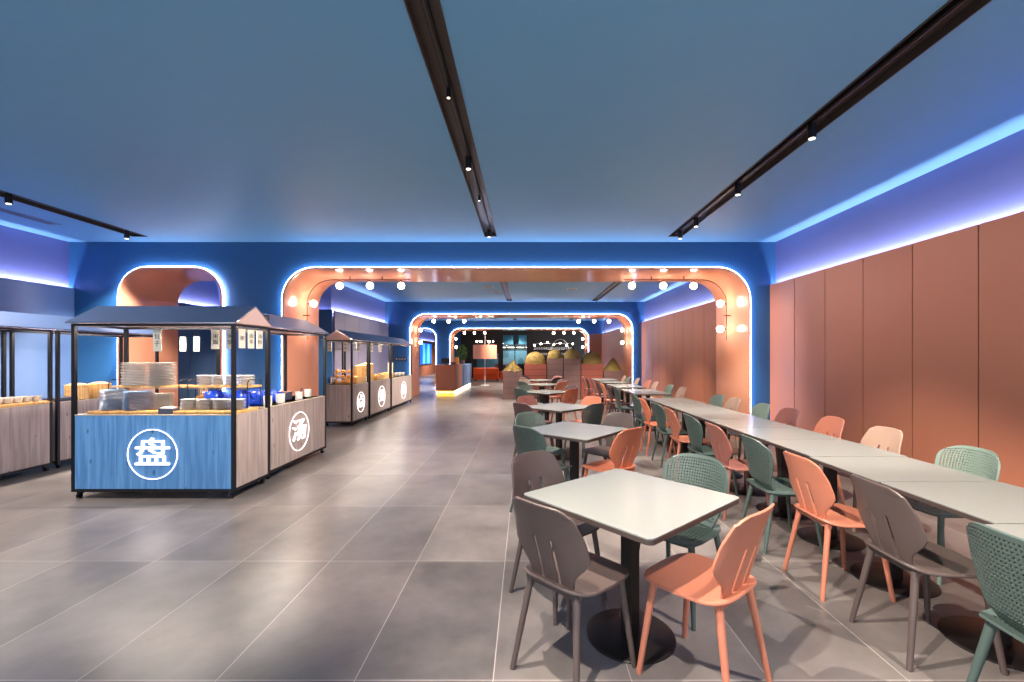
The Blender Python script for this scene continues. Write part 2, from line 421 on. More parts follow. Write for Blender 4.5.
spot(rx, 15.4, CZ-.12, 4.15, 15.9, 1.6, 90, 50, .9, (1, .84, .62))
spot(-.7, 33.3, 3.3, -.7, 32.4, 0, 500, 150, .8, (.9, .95, 1))  # added light off the tracks, brightens the kitchen behind the window
spot(-2, 27.5, 3.3, -2, 27, 0, 300, 110, .8)  # added light with no track above, brightens the lounge
spot(-5.2, 20.3, 3.3, -5.3, 20.8, 0, 800, 110, .8, (1, .85, .75))  # added light beside the track, brightens the left passage floor
spot(-6, 28, 3.3, -6, 28.5, 0, 900, 120, .8, (1, .88, .78)); spot(-6, 34, 3.3, -6, 35, 0, 900, 120, .8)  # two more added lights for the far end of the left passage

# ------------------------------------------------------------------ globe lamps on curved rails inside the arches
def globe_rail(wy, side, label, xe, xg, n_side=2):
    y = wy+.6
    t = thing('globe_rail_lamp', label, 'lamp', (xe, y, 0), group='globe lamps on curved copper rails under the arches')
    s = side            # +1 right end, -1 left end; local x grows from the opening's edge into it with -s
    d = .11; zt = 3.01-.10; r = .45
    pts = [(-s*d, 0, 1.80), (-s*d, 0, zt-r)]
    for k in range(1, 9):
        a = PI/2*k/8; pts.append((-s*(d+r-r*math.cos(a)), 0, zt-r+r*math.sin(a)))
    xi = abs(xg[-1]-xe)+.15
    pts.append((-s*xi, 0, zt))
    MB().tube(pts, .008, 8).build('rail', 'blackrail', t, smooth=True)
    for zz in (2.25,): MB().tube([(-s*.034, 0, zz), (-s*(d+.05), 0, zz)], .010, 8).build('bracket', 'blackrail', t)
    for q in (.9, 1.5): MB().tube([(-s*q, 0, 2.975), (-s*q, 0, zt)], .010, 8).build('bracket', 'blackrail', t)
    gl = [(-s*(d+.115), 0, 2.47), (-s*(d+.115), 0, 2.0)]
    for g in xg: gl.append((g-xe, 0, 2.80))
    for i, g in enumerate(gl):
        mb = MB(); mb.sphere(g, .062, 16, 10); o = mb.build('globe', 'globe', t, smooth=True)
        if i < 2: MB().tube([(-s*d, 0, g[2]), (g[0]+s*.068, 0, g[2])], .016, 8).build('socket', 'blackrail', t)
        else: MB().tube([(g[0], 0, zt), (g[0], 0, g[2]+.068)], .016, 8).build('socket', 'blackrail', t)
for wy, an in zip(WALLS, ('first', 'second', 'third')):
    xr = [o for o in OPEN[wy]][-1][1]
    globe_rail(wy, -1, 'glowing globe lamps on a curved rail, left side of the %s arch' % an, -4.15, (-3.44, -2.88, -2.30))
    globe_rail(wy, 1, 'glowing globe lamps on a curved rail, right side of the %s arch' % an, xr, (xr-.72, xr-1.28, xr-1.86))

# ------------------------------------------------------------------ chairs
def leg_mb(fx, fy, tx, ty, zt=.435, r0=.013, r1=.018): return MB().tube([(fx, fy, 0), (tx, ty, zt)], r0, 12, r1)
def lerp(t, tab):
    for (a, va), (b, vb) in zip(tab, tab[1:]):
        if t <= b: return va+(vb-va)*(t-a)/(b-a)
    return tab[-1][1]
def smooth_lerp(t, tab):
    for (a, va), (b, vb) in zip(tab, tab[1:]):
        if t <= b:
            q = (t-a)/(b-a); q = q*q*(3-2*q); return va+(vb-va)*q
    return tab[-1][1]
def seat_mesh(name, m, parent, perf=False):
    hw = .225; n = 40
    mb = MB(); bm = mb.bm; rings = []
    def pt(u, a):
        c, s = math.cos(a), math.sin(a)
        e = 2/3.6
        x = math.copysign(abs(c)**e, c)*hw; y = math.copysign(abs(s)**e, s)*.215
        x *= (1-.10*(1-(y/.215))/2)                      # a little narrower at the back
        x *= u; y *= u
        z = .452-.012*(1-(x/hw)**2)*(1-abs(y/.215))
        if y > .12: z -= .9*(y-.12)**2                    # waterfall front
        if y < -.10: z += 1.6*(y+.10)**2                  # turned-up rear
        return (x, y+.01, z)
    us = [0, .3, .55, .75, .88, .96, 1.0]
    cen = bm.verts.new(pt(0, 0))
    for u in us[1:]: rings.append([bm.verts.new(pt(u, 2*PI*k/n)) for k in range(n)])
    for k in range(n): mb._f([cen, rings[0][k], rings[0][(k+1) % n]])
    for a, b in zip(rings, rings[1:]):
        for k in range(n): mb._f([a[k], b[k], b[(k+1) % n], a[(k+1) % n]])
    o = mb.build(name, m, parent, smooth=False)
    bake(o, [('SOLIDIFY', dict(thickness=.014, offset=-1)), ('BEVEL', dict(width=.004, segments=2, limit_method='ANGLE', angle_limit=math.radians(50)))])
    o.data.polygons.foreach_set('use_smooth', [True]*len(o.data.polygons))
    try: o.data.set_sharp_from_angle(angle=math.radians(40))
    except Exception: pass
    return o
def back_slot(m, parent):
    mb = MB(); bm = mb.bm
    W = [(0, .128), (.06, .130), (.15, .142), (.32, .205), (.40, .222), (.48, .222), (.70, .205), (.86, .186), (.94, .172), (.98, .15), (1, .125)]
    rows = 30; s0, s1 = .041, .061; ra, rb = 0, 17
    grid = []
    for j in range(rows+1):
        v = j/rows
        w = lerp(v, W)
        xs = [-w, -(w*.72+s1*.28), -(w*.42+s1*.58), -s1, -s0, -.024, 0, .024, s0, s1, (w*.42+s1*.58), (w*.72+s1*.28), w]
        row = []
        for x in xs:
            z = .452+v*.375-.012*(abs(x)/.2)**2*(1 if v > .9 else 0)
            y = -.160-.125*v**1.1+.055*(x/.22)**2*min(1, .35+v)
            row.append(bm.verts.new((x, y, z)))
        grid.append(row)
    for j in range(rows):
        for i in range(12):
            if ra <= j < rb and i in (3, 8): continue
            mb._f([grid[j][i], grid[j][i+1], grid[j+1][i+1], grid[j+1][i]])
    o = mb.build('backrest', m, parent)
    bake(o, [('SOLIDIFY', dict(thickness=.012, offset=0)), ('BEVEL', dict(width=.003, segments=2, limit_method='ANGLE', angle_limit=math.radians(50)))])
    o.data.polygons.foreach_set('use_smooth', [True]*len(o.data.polygons))
    try: o.data.set_sharp_from_angle(angle=math.radians(40))
    except Exception: pass
def make_slot_chair(m):
    t = thing('slot_back_chair', 'x', 'chair')
    seat_mesh('seat', m, t); back_slot(m, t)
    for sx in (-1, 1):
        leg_mb(sx*.205, .205, sx*.16, .15).build('leg', m, t, smooth=True)
        leg_mb(sx*.195, -.225, sx*.14, -.15).build('leg', m, t, smooth=True)
    MB().box(-.16, .16, -.165, -.14, .415, .440).build('crossbar', m, t); MB().box(-.175, .175, .135, .16, .415, .440).build('crossbar', m, t)
    return t
def perf_grid(mb, P, nu, nv, border, hole=.30):
    """surface P(u,v) on [0,1]^2, cells with diamond holes, staggered, plain border cells"""
    bm = mb.bm; V = {}
    def g(i, j):
        if (i, j) not in V: V[(i, j)] = bm.verts.new(P(i/nu, j/nv))
        return V[(i, j)]
    for j in range(nv):
        for i in range(nu):
            q = [g(i, j), g(i+1, j), g(i+1, j+1), g(i, j+1)]
            if i < border or j < border or i >= nu-border or j >= nv-border:
                mb._f(q); continue
            cu, cv = (i+.5)/nu, (j+.5)/nv
            h = hole
            inn = [bm.verts.new(P(cu+a*h/nu, cv+b*h/nv)) for a, b in ((-1, -1), (1, -1), (1, 1), (-1, 1))]
            for k in range(4): mb._f([q[k], q[(k+1) % 4], inn[(k+1) % 4], inn[k]])
def make_perf_chair(m):
    t = thing('perforated_chair', 'x', 'chair')
    def Pb(u, v):
        # v 0 at the seat, 1 at the top; a broad tub back that wraps round the sides
        w = lerp(v, [(0, .150), (.15, .168), (.35, .198), (.6, .222), (.82, .220), (.93, .207), (1, .175)])
        x = (2*u-1)*w
        z = .440+.385*v-.035*abs(2*u-1)**4*max(0, v-.5)*2
        y = -.17-.105*v**1.0+.10*abs(x/.238)**2.2*(.5+.5*v)
        if v < .15: y += .03*(1-v/.15)
        return (x, y, z)
    mb = MB(); perf_grid(mb, Pb, 26, 22, 1, .27)
    o = mb.build('backrest', m, t); bake(o, [('SOLIDIFY', dict(thickness=.012, offset=0))])
    o.data.polygons.foreach_set('use_smooth', [True]*len(o.data.polygons))
    try: o.data.set_sharp_from_angle(angle=math.radians(40))
    except Exception: pass
    def Ps(u, v):
        y = -.19+.40*v
        w = lerp(v, [(0, .165), (.1, .19), (.3, .215), (.8, .222), (.93, .21), (1, .185)])
        x = (2*u-1)*w
        z = .446-.012*(1-(x/.22)**2)-(1.2*(y-.13)**2 if y > .13 else 0)+(1.8*(y+.12)**2 if y < -.12 else 0)
        return (x, y, z)
    mb = MB(); perf_grid(mb, Ps, 22, 20, 2, .27)
    o = mb.build('seat', m, t); bake(o, [('SOLIDIFY', dict(thickness=.012, offset=-1))])
    for sx in (-1, 1):
        leg_mb(sx*.215, .205, sx*.17, .15, .425, .012, .019).build('leg', m, t, smooth=True)
        leg_mb(sx*.215, -.225, sx*.16, -.14, .425, .012, .019).build('leg', m, t, smooth=True)
    mb = MB(); mb.box(-.17, .17, -.155, -.13, .408, .43); mb.box(-.18, .18, .135, .16, .408, .43); mb.box(-.18, -.16, -.15, .15, .41, .43); mb.box(.16, .18, -.15, .15, .41, .43)
    mb.build('seat_frame', m, t)
    return t
PROTO = {}
CHAIRS = []
def chair(kind, colour, x, y, fx, fy, label, group):
    key = (kind, colour)
    rz = math.atan2(-fx, fy)
    if key not in PROTO:
        PROTO[key] = make_slot_chair(colour) if kind == 's' else make_perf_chair(colour); o = PROTO[key]
    else: o = copy_tree(PROTO[key])
    o.location = (x, y, 0); o.rotation_euler = (0, 0, rz); o.scale = (1, 1, 1.035); o['label'] = label; o['group'] = group
    return o
NAMES = {('s', 'ch_grey'): 'taupe grey chair with slotted back', ('s', 'ch_pink'): 'salmon pink chair with slotted back',
         ('s', 'ch_orange'): 'orange chair with slotted back', ('s', 'ch_rose'): 'dusty rose chair with slotted back',
         ('s', 'ch_dark'): 'dark maroon chair with slotted back', ('s', 'ch_beige'): 'beige chair with slotted back',
         ('p', 'ch_green'): 'sage green perforated chair', ('p', 'ch_pale'): 'pale green perforated chair'}
ORD = ['nearest', 'second', 'third', 'fourth', 'fifth', 'sixth', 'seventh', 'eighth', 'ninth', 'tenth', 'eleventh', 'twelfth', 'thirteenth', 'fourteenth', 'fifteenth', 'sixteenth', 'seventeenth', 'eighteenth']
# ------------------------------------------------------------------ tables
def round_rect(hx, hy, r, n=5):
    p = []
    for cx_, cy_, a0 in ((hx-r, hy-r, 0), (-hx+r, hy-r, PI/2), (-hx+r, -hy+r, PI), (hx-r, -hy+r, 3*PI/2)):
        for k in range(n+1):
            a = a0+PI/2*k/n; p.append((cx_+r*math.cos(a), cy_+r*math.sin(a)))
    return p
def make_table(name, hx, hy, r=.03, br=.235):
    t = thing(name, 'x', 'table')
    p = round_rect(hx, hy, r)
    MB().prism(p, lambda x, y: (x, y, .744), lambda x, y: (x, y, .750)).build('tabletop', 'tabletop', t)
    MB().prism(p, lambda x, y: (x, y, .722), lambda x, y: (x, y, .7438)).build('edge_band', 'edge', t)
    MB().box(-.036, .036, -.036, .036, .014, .715, bev=.004).build('column', 'base', t)
    MB().box(-.16, .16, -.16, .16, .714, .7215).build('top_plate', 'base', t)
    MB().lathe([(0, 0), (br, 0), (br, .007), (br-.006, .012), (.05, .016), (0, .016)], 48).build('base', 'base', t, smooth=True)
    return t
DIN = None
RW = [math.radians(v) for v in (41, 51, 45, 45, 47, 45)]
def dining(x, y, label, rz):
    global DIN
    if DIN is None: o = DIN = make_table('square_table', .42, .405)
    else: o = copy_tree(DIN)
    o.location = (x, y, 0); o.rotation_euler = (0, 0, rz); o['label'] = label; o['group'] = 'square tables turned at an angle along the aisle'
tabs = [(.563, 2.385), (.50, 4.53), (.50, 6.60), (.45, 9.35), (.46, 11.8), (.47, 13.9)]
tl = ['nearest', 'second', 'third', 'fourth', 'fifth', 'farthest']
for (x, y), l, rw in zip(tabs, tl, RW):
    dining(x, y, 'pale square pedestal table set diagonally, %s in the aisle row' % l, rw)
ROW = []
LT = None
def longtable(x, y, label, hx=.36):
    global LT
    if LT is None: o = LT = make_table('long_row_table', .36, .3255, .012, .235)
    else: o = copy_tree(LT)
    o.location = (x, y, 0); o['label'] = label; o['group'] = 'pale tables pushed together beside the terracotta wall'
y = 1.65
i = 0
while y < 7.8:
    longtable(2.37 if i == 0 else (2.47 if i < 3 else 2.50), y, 'pale pedestal table, %s from the camera in the long front row by the terracotta wall' % ORD[i])
    y += .662; i += 1
for k, yy in enumerate((9.05, 9.72, 10.9, 11.57, 12.75, 13.9, 14.56)):
    longtable(2.50 if k < 2 else 2.52, yy, 'pale pedestal table beyond the first arch, %s one of the far row by the wall' % ORD[k])

# chairs at the diagonal tables: offsets of the four sides
A = (.757, .654); Bv = (-.65, .76)
def around(ti, specs):
    cx_, cy_ = tabs[ti]
    for side, kind, col, d in specs:
        fx, fy = {'sw': A, 'ne': (-A[0], -A[1]), 'se': Bv, 'nw': (-Bv[0], -Bv[1])}[side]
        x, y = cx_-fx*d, cy_-fy*d
        place = {'sw': 'at the front left side', 'ne': 'at the back right side', 'se': 'at the front right side', 'nw': 'at the back left side'}[side]
        chair(kind, col, x, y, fx, fy, '%s %s of the %s diagonal table' % (NAMES[(kind, col)], place, tl[ti]), 'chairs around the diagonal square tables')
def place1(kind, col, x, y, f, place):
    chair(kind, col, x, y, *f, '%s %s of the nearest diagonal table' % (NAMES[(kind, col)], place), 'chairs around the diagonal square tables')
place1('s', 'ch_grey', .235, 2.145, (.715, .70), 'at the front left side')
place1('s', 'ch_pink', .825, 2.075, Bv, 'at the front right side')
place1('s', 'ch_grey', .20, 2.76, (.62, -.78), 'at the back left side')
place1('p', 'ch_green', .94, 2.72, (-.77, -.64), 'at the back right side')
around(1, [('sw', 'p', 'ch_green', .44), ('nw', 'p', 'ch_pale', .50), ('ne', 's', 'ch_grey', .52), ('se', 's', 'ch_orange', .46)])
around(2, [('sw', 's', 'ch_dark', .50), ('nw', 's', 'ch_rose', .52), ('ne', 's', 'ch_orange', .52), ('se', 'p', 'ch_green', .48)])
around(3, [('sw', 'p', 'ch_green', .52), ('nw', 'p', 'ch_pale', .52), ('ne', 's', 'ch_dark', .52), ('se', 's', 'ch_orange', .50)])
around(4, [('sw', 'p', 'ch_green', .5), ('nw', 's', 'ch_beige', .52), ('ne', 's', 'ch_dark', .52), ('se', 's', 'ch_pink', .5)])
around(5, [('sw', 's', 'ch_beige', .5), ('nw', 's', 'ch_dark', .52), ('ne', 's', 'ch_rose', .52), ('se', 's', 'ch_dark', .5)])
left = [(2.02, 1.62, 'p', 'ch_green'), (2.06, 2.30, 's', 'ch_grey'), (2.04, 2.91, 's', 'ch_pink'), (2.05, 3.57, 'p', 'ch_green'), (2.04, 4.24, 's', 'ch_rose'),
        (2.05, 4.92, 'p', 'ch_green'), (2.04, 5.55, 's', 'ch_pink'), (2.05, 6.17, 'p', 'ch_green'), (2.04, 6.80, 's', 'ch_orange'), (2.05, 7.42, 'p', 'ch_green')]
for k, (x, y, kd, cl) in enumerate(left):
    chair(kd, cl, x, y, 1, random.uniform(-.04, .04), '%s, %s aisle side, long front row' % (NAMES[(kd, cl)], ORD[k]), 'chairs on the aisle side of the long table rows')
left2 = [(9.0, 'p', 'ch_green'), (9.75, 's', 'ch_dark'), (10.5, 's', 'ch_pink'), (11.3, 's', 'ch_dark'), (12.1, 's', 'ch_rose'), (13.2, 's', 'ch_dark'), (14.1, 's', 'ch_rose')]
for k, (y, kd, cl) in enumerate(left2):
    chair(kd, cl, 2.06, y, 1, random.uniform(-.05, .05), '%s, %s aisle side, far row beyond first arch' % (NAMES[(kd, cl)], ORD[k]), 'chairs on the aisle side of the long table rows')
right = [(2.90, 2.36, 's', 'ch_grey'), (2.92, 3.12, 'p', 'ch_pale'), (3.0, 3.98, 's', 'ch_beige'), (3.0, 4.68, 's', 'ch_pink'), (3.0, 5.42, 's', 'ch_rose'),
         (3.0, 6.02, 'p', 'ch_pale'), (3.0, 6.85, 's', 'ch_beige'), (3.0, 7.38, 'p', 'ch_pale')]
for k, (x, y, kd, cl) in enumerate(right):
    chair(kd, cl, x, y, -1, random.uniform(-.04, .04), '%s, %s wall side, long front row' % (NAMES[(kd, cl)], ORD[k]), 'chairs on the wall side of the long table rows')
right2 = [(9.2, 's', 'ch_beige'), (9.95, 'p', 'ch_pale'), (11.1, 's', 'ch_beige'), (11.75, 's', 'ch_pink'), (12.9, 's', 'ch_beige'), (13.9, 'p', 'ch_pale'), (14.6, 's', 'ch_beige')]
for k, (y, kd, cl) in enumerate(right2):
    chair(kd, cl, 3.03, y, -1, random.uniform(-.05, .05), '%s, %s wall side, far row beyond first arch' % (NAMES[(kd, cl)], ORD[k]), 'chairs on the wall side of the long table rows')

# ------------------------------------------------------------------ food stalls
def make_stall(label, loc, rz, W, D, front, side, char=None, char_x=0, seams=(), dim_ring=True, csize=.33):
    """origin on the floor at the centre; local -y is the side with the glowing sign"""
    t = thing('food_stall', label, 'food stall', loc, rz, group='wheeled buffet stalls with little roofs')
    w, d = W/2, D/2; zb = .075; zc = .885; p = .017
    for sx in (-1, 1):
        for sy in (-1, 1):
            MB().box(sx*(w-p)-p, sx*(w-p)+p, sy*(d-p)-p, sy*(d-p)+p, zb, 1.84).build('post', 'black', t)
            cst = MB().box(-.02, .02, -.02, .02, .045, zb).build('caster', 'black', t, loc=(sx*(w-.05), sy*(d-.05), 0))
            MB().tube([(-.013, -.012, .026), (.013, -.012, .026)], .026, 14).build('wheel', 'black', cst, smooth=True)
    mb = MB()
    for z0, z1, fn in ((zb, zb+.03, 'bottom_frame'), (1.815, 1.84, 'top_frame')):
        mb = MB()
        for sy in (-1, 1): mb.box(-w+2*p, w-2*p, sy*(d-p)-p, sy*(d-p)+p, z0, z1)
        for sx in (-1, 1): mb.box(sx*(w-p)-p, sx*(w-p)+p, -d+2*p, d-2*p, z0, z1)
        mb.build(fn, 'black', t)
    def panels(x0, x1, seams_, fy, name, m):
        xs = [x0]+[x0+(x1-x0)*s for s in seams_]+[x1]
        for a, b in zip(xs, xs[1:]): MB().box(a+.002, b-.002, fy-.009, fy+.009, zb+.032, zc-.012).build(name, m, t)
    panels(-w+2*p, w-2*p, seams, -d+.012, 'front_panel', front)
    panels(-w+2*p, w-2*p, (.5,), d-.012, 'back_panel', side)
    for sx in (-1, 1):
        MB().box(sx*(w-.012)-.009, sx*(w-.012)+.009, -d+2*p, d-2*p, zb+.032, zc-.012).build('side_panel', side, t)
    mb = MB(); mb.box(-w+2*p+.001, w-2*p-.001, -d+.002, d-.002, zc-.01, zc); mb.box(-w+.002, w-.002, -d+2*p+.001, d-2*p-.001, zc-.01, zc)
    mb.build('countertop', 'counter', t)
    MB().box(-w+.03, w-.03, -d+.03, d-.03, zb+.005, zb+.02).build('floor_board', 'black', t)
    # gable roof, ridge along x
    e = .03; ze, zr = 1.845, 2.045
    for nm, a, b in (('roof', 0, .016),):
        mb = MB()
        for sy in (-1, 1):
            y0, y1 = sy*(d+e), 0
            q = [(-w-e, y0, ze), (w+e, y0, ze), (w+e, y1, zr), (-w-e, y1, zr)]
            lo = [mb.bm.verts.new(v) for v in q]; hi = [mb.bm.verts.new((v[0], v[1], v[2]+.014)) for v in q]
            mb.mi = 1; mb._f(lo); mb.mi = 0; mb._f(hi)
            mb.mi = 0
            for k in range(4): mb._f([lo[k], lo[(k+1) % 4], hi[(k+1) % 4], hi[k]])
        mb.build('roof', ['roofblue', 'roofpink'], t, fix=True)
    for sx in (-1, 1):
        MB().prism([(-d-e+.03, ze+.002), (d+e-.03, ze+.002), (0, zr-.012)], lambda y, z: (sx*(w+e-.012), y, z), lambda y, z: (sx*(w+e-.002), y, z)).build('gable_panel', 'roofpink', t)
    MB().box(-w-e, w+e, -d-e-.006, -d-e+.004, ze-.004, ze+.004).build('eave_trim', 'chrome', t)
    MB().box(-w+.06, w-.06, -.012, .012, 1.885, 1.90).build('light_bar', 'plinthw', t)
    l = area('stall_light', (0, 0, 1.88), (0, 0, 0), W-.15, .03, 13*W, (1, .88, .76)); l.parent = t
    l = area('stall_light', (0, 0, 1.905), (PI, 0, 0), W-.15, .03, 3*W, (1, .88, .76)); l.parent = t
    if char:
        r = .26 if W > 1.5 else .22
        mb = MB(); pts = [(r*math.cos(2*PI*k/48), 0, r*math.sin(2*PI*k/48)) for k in range(49)]
        mb.tube(pts, .0038, 8, cap=False)
        mb.build('sign_ring', 'sign', t, loc=(char_x, -d-.004, .47))
        glyphs('sign_character', char, 'sign', csize, t, (char_x, -d-.004, .47), (PI/2, 0, 0), .004, 0).scale = (1.2, .95, 1)
    return t
S1 = make_stall('buffet stall with blue-lit front and glowing round sign, nearest the camera', (-3.905, 4.96, 0), 0, 1.71, .64, 'bluelitwood', 'stallwood', '盘', 0.0, (.27, .70))
S2 = make_stall('grey oak buffet stall directly behind the blue stall, with plain white cups', (-3.42, 6.12, 0), PI/2, 1.54, .64, 'stallwood', 'stallwood', '汤', -.05, (.36, .75))
S3 = make_stall('grey oak stall beyond the first arch, nearest of those three', (-4.0, 9.93, 0), PI/2, .99, .62, 'stallwood', 'stallwood', '点', 0, ())
S4 = make_stall('grey oak stall beyond the first arch, middle of those three', (-4.0, 11.32, 0), PI/2, 1.60, .62, 'stallwood', 'stallwood', '粥', .05, ())
S5 = make_stall('grey oak stall beyond the first arch, farthest of those three', (-4.0, 13.31, 0), PI/2, 2.20, .62, 'stallwood', 'stallwood', '菜', 0.1, (.5,))
S6 = make_stall('grey oak stall along the left wall, cut by the left picture edge', (-6.52, 4.98, 0), PI/2, 1.66, .64, 'stallwood', 'stallwood', None, 0, (.18, .6))
S7 = make_stall('grey oak stall along the left wall, half hidden behind the blue stall', (-6.52, 6.68, 0), PI/2, 1.62, .64, 'stallwood', 'stallwood', None, 0, (.33, .67))

ZC = .885
def riser(x, y, W, D, label, zt=.26, rz=0, oakbase=True):
    t = thing('tiered_riser', label, 'display riser', (x, y, ZC), rz, group='oak two-tier display risers on the stalls')
    MB().box(-W/2, W/2, -D/2-.03, D/2-.03, .002, .03, bev=.003).build('base_board', 'oak', t)
    MB().box(-W/2+.0, W/2, .02, D/2+.03, zt, zt+.02, bev=.003).build('shelf', 'oak', t)
    for sx in (-1, 1):
        x_ = sx*(W/2-.02)
        pts = [(x_, -.01+0, .03), (x_, -.01, zt+.03)]
        for k in range(1, 7): a = PI/2*k/6; pts.append((x_, -.01+.06-.06*math.cos(a), zt+.03+.06*math.sin(a)))
        pts += [(x_, D/2+.04, zt+.09), (x_, D/2+.04, .03)]
        MB().tube(pts, .005, 6).build('wire_frame', 'black', t)
    MB().tube([(-W/2+.02, -.01, zt-.01), (W/2-.02, -.01, zt-.01)], .005, 6).build('cross_wire', 'black', t)
    return t
PLATE = {}
NTH = ['topmost', 'second from top', 'third from top', 'fourth from top', 'fifth from top', 'sixth from top', 'seventh from top', 'eighth from top', 'ninth from top', 'tenth from top', 'eleventh from top', 'twelfth from top', 'thirteenth from top', 'fourteenth from top', 'fifteenth from top']
def plate_stack(x, y, z, n, r, m, label, group, dz=.0145, sq=False):
    key = (r, m, sq)
    if key not in PLATE:
        mb = MB()
        if sq: mb.prism(round_rect(r, r, .02, 3), lambda a, b: (a*.8, b*.8, 0), lambda a, b: (a, b, .011))
        else: mb.lathe([(0, .0), (r*.62, 0), (r, .009), (r, .012), (r*.6, .004), (0, .004)], 24)
        o = mb.build('plate', m, smooth=not sq); PLATE[key] = o
    else: o = None
    for k in range(n):
        if o is None or k: o = PLATE[key].copy(); C.objects.link(o)
        o.location = (x+random.uniform(-.003, .003), y+random.uniform(-.003, .003), z+k*dz)
        o.rotation_euler = (0, 0, random.uniform(-.05, .05) if sq else random.uniform(0, 6))
        tag(o, label % NTH[n-1-k], 'plate', group)
riser(-4.24, 4.93, .82, .40, 'oak two-tier riser with large plates on the left half of the blue stall')
riser(-3.42, 4.93, .70, .40, 'oak two-tier riser with small plates on the right half of the blue stall')
g = 'plates stacked on the blue stall'
plate_stack(-4.50, 4.85, ZC+.031, 15, .125, 'platebluelit', 'blue-lit plate, %s, leftmost lower stack of the blue stall', g)
plate_stack(-4.22, 4.83, ZC+.031, 14, .13, 'platebluelit', 'blue-lit plate, %s, middle lower stack under left riser shelf', g)
plate_stack(-4.00, 4.90, ZC+.031, 12, .09, 'plate', 'small white plate, %s, right lower stack under left riser shelf', g)
plate_stack(-4.46, 5.06, ZC+.281, 15, .125, 'plate', 'white plate, %s, left tall stack on the left riser shelf', g, .0175)
plate_stack(-4.16, 5.06, ZC+.281, 15, .14, 'plate', 'white plate, %s, right tall stack on the left riser shelf', g, .0175)
for k, nm in enumerate(('first', 'second', 'third', 'fourth')):
    plate_stack(-3.68+k*.175, 4.85, ZC+.031, 8, .082, 'plate', 'white saucer, %s, ' + nm + ' lower stack on the right riser', g)
    plate_stack(-3.66+k*.16, 5.06, ZC+.281, 7, .078, 'plate', 'white saucer, %s, ' + nm + ' upper stack on the right riser shelf', g, .017)
# folded towels in a box between the risers
t = thing('towel_box', 'navy box of folded pale towels between the two risers of the blue stall', 'box', (-3.815, 4.74, ZC), 0)
mb = MB(); mb.box(-.075, .075, -.05, .05, .001, .01); mb.box(-.075, -.069, -.05, .05, .01, .055); mb.box(.069, .075, -.05, .05, .01, .055); mb.box(-.069, .069, -.05, -.044, .01, .055); mb.box(-.069, .069, .044, .05, .01, .055)
mb.build('tray', 'darkbox', t)
for k in range(3): MB().box(-.06, .06, -.013, .013, .012, .07, bev=.006).build('folded_towel', 'towel', t, loc=(0, -.028+.028*k, 0))
def kettle(x, y, z, label, m='cobalt', s=1.):
    t = thing('kettle', label, 'jug', (x, y, z), random.uniform(0, 3), group='cobalt blue jugs on the front stalls')
    MB().lathe([(0, 0), (.055*s, 0), (.065*s, .03*s), (.06*s, .09*s), (.04*s, .12*s), (.042*s, .125*s), (0, .125*s)], 20).build('body', m, t, smooth=True)
    MB().tube([(.06*s, 0, .1*s), (.10*s, 0, .1*s), (.105*s, 0, .05*s), (.065*s, 0, .03*s)], .008*s, 8).build('handle', m, t, smooth=True)
    MB().tube([(-.05*s, 0, .06*s), (-.10*s, 0, .12*s)], .014*s, 8, .009*s).build('spout', m, t, smooth=True)
kettle(-3.52, 5.02, ZC+.031, 'cobalt blue jug behind the saucers, under the right riser shelf, left of the two', s=1.6)
kettle(-3.24, 5.02, ZC+.031, 'cobalt blue jug behind the saucers, under the right riser shelf, right of the two', s=1.6)
kettle(-3.42, 5.62, ZC, 'cobalt blue jug beside the corner post on the stall with cups', s=1.5)
kettle(-3.44, 6.05, ZC, 'cobalt blue jug between the white cups on the second stall', s=1.2)
def cup(x, y, label, r=.045, h=.115, z=ZC, tool=False):
    t = thing('holder_cup', label, 'cup', (x, y, z), 0, group='white cylinder cups on the second stall')
    MB().lathe([(0, 0), (r*.93, 0), (r, h), (r*.92, h), (r*.86, .01), (0, .01)], 20).build('body', 'white', t, smooth=True)
    if tool:
        for k in range(3): MB().tube([(0, .004*k, .02), (.02+.012*k, .01*k, h+.05)], .005, 6).build('utensil', 'signcopper', t)
cup(-3.20, 5.50, 'white cylinder cup nearest on the second stall counter', .05, .12)
cup(-3.21, 5.80, 'white cylinder cup, middle one on the second stall counter', .055, .12)
cup(-3.22, 6.30, 'white cup holding dark utensils on the second stall counter', .05, .11, tool=True)
cup(-3.3, 6.72, 'white cylinder cup at the far end of the second stall', .05, .11)
t = thing('warming_box', 'dark lidded box behind the middle white cup on the second stall', 'box', (-3.42, 5.86+.35, ZC), 0)
MB().box(-.11, .11, -.08, .08, 0.001, .10, bev=.006).build('body', 'darkbox', t); MB().box(-.115, .115, -.085, .085, .10, .115, bev=.004).build('lid', 'signcopper', t); MB().box(-.03, .03, -.008, .008, .115, .13).build('handle', 'oak', t)
t = thing('chopstick_box', 'open oak box of upright wooden chopsticks behind the navy towel box', 'box', (-3.79, 5.22, ZC))
mb = MB(); mb.box(-.06, .06, -.05, .05, 0, .01); mb.box(-.06, -.05, -.05, .05, .01, .15); mb.box(.05, .06, -.05, .05, .01, .15); mb.box(-.05, .05, -.05, -.04, .01, .15); mb.box(-.05, .05, .04, .05, .01, .15)
mb.build('holder', 'oak', t)
for k in range(14): MB().tube([((k % 5-2)*.016, (k//5-1)*.02, .012), ((k % 5-2)*.022, (k//5-1)*.026, .24+.01*(k % 3))], .004, 6).build('chopstick', 'bamboo', t)
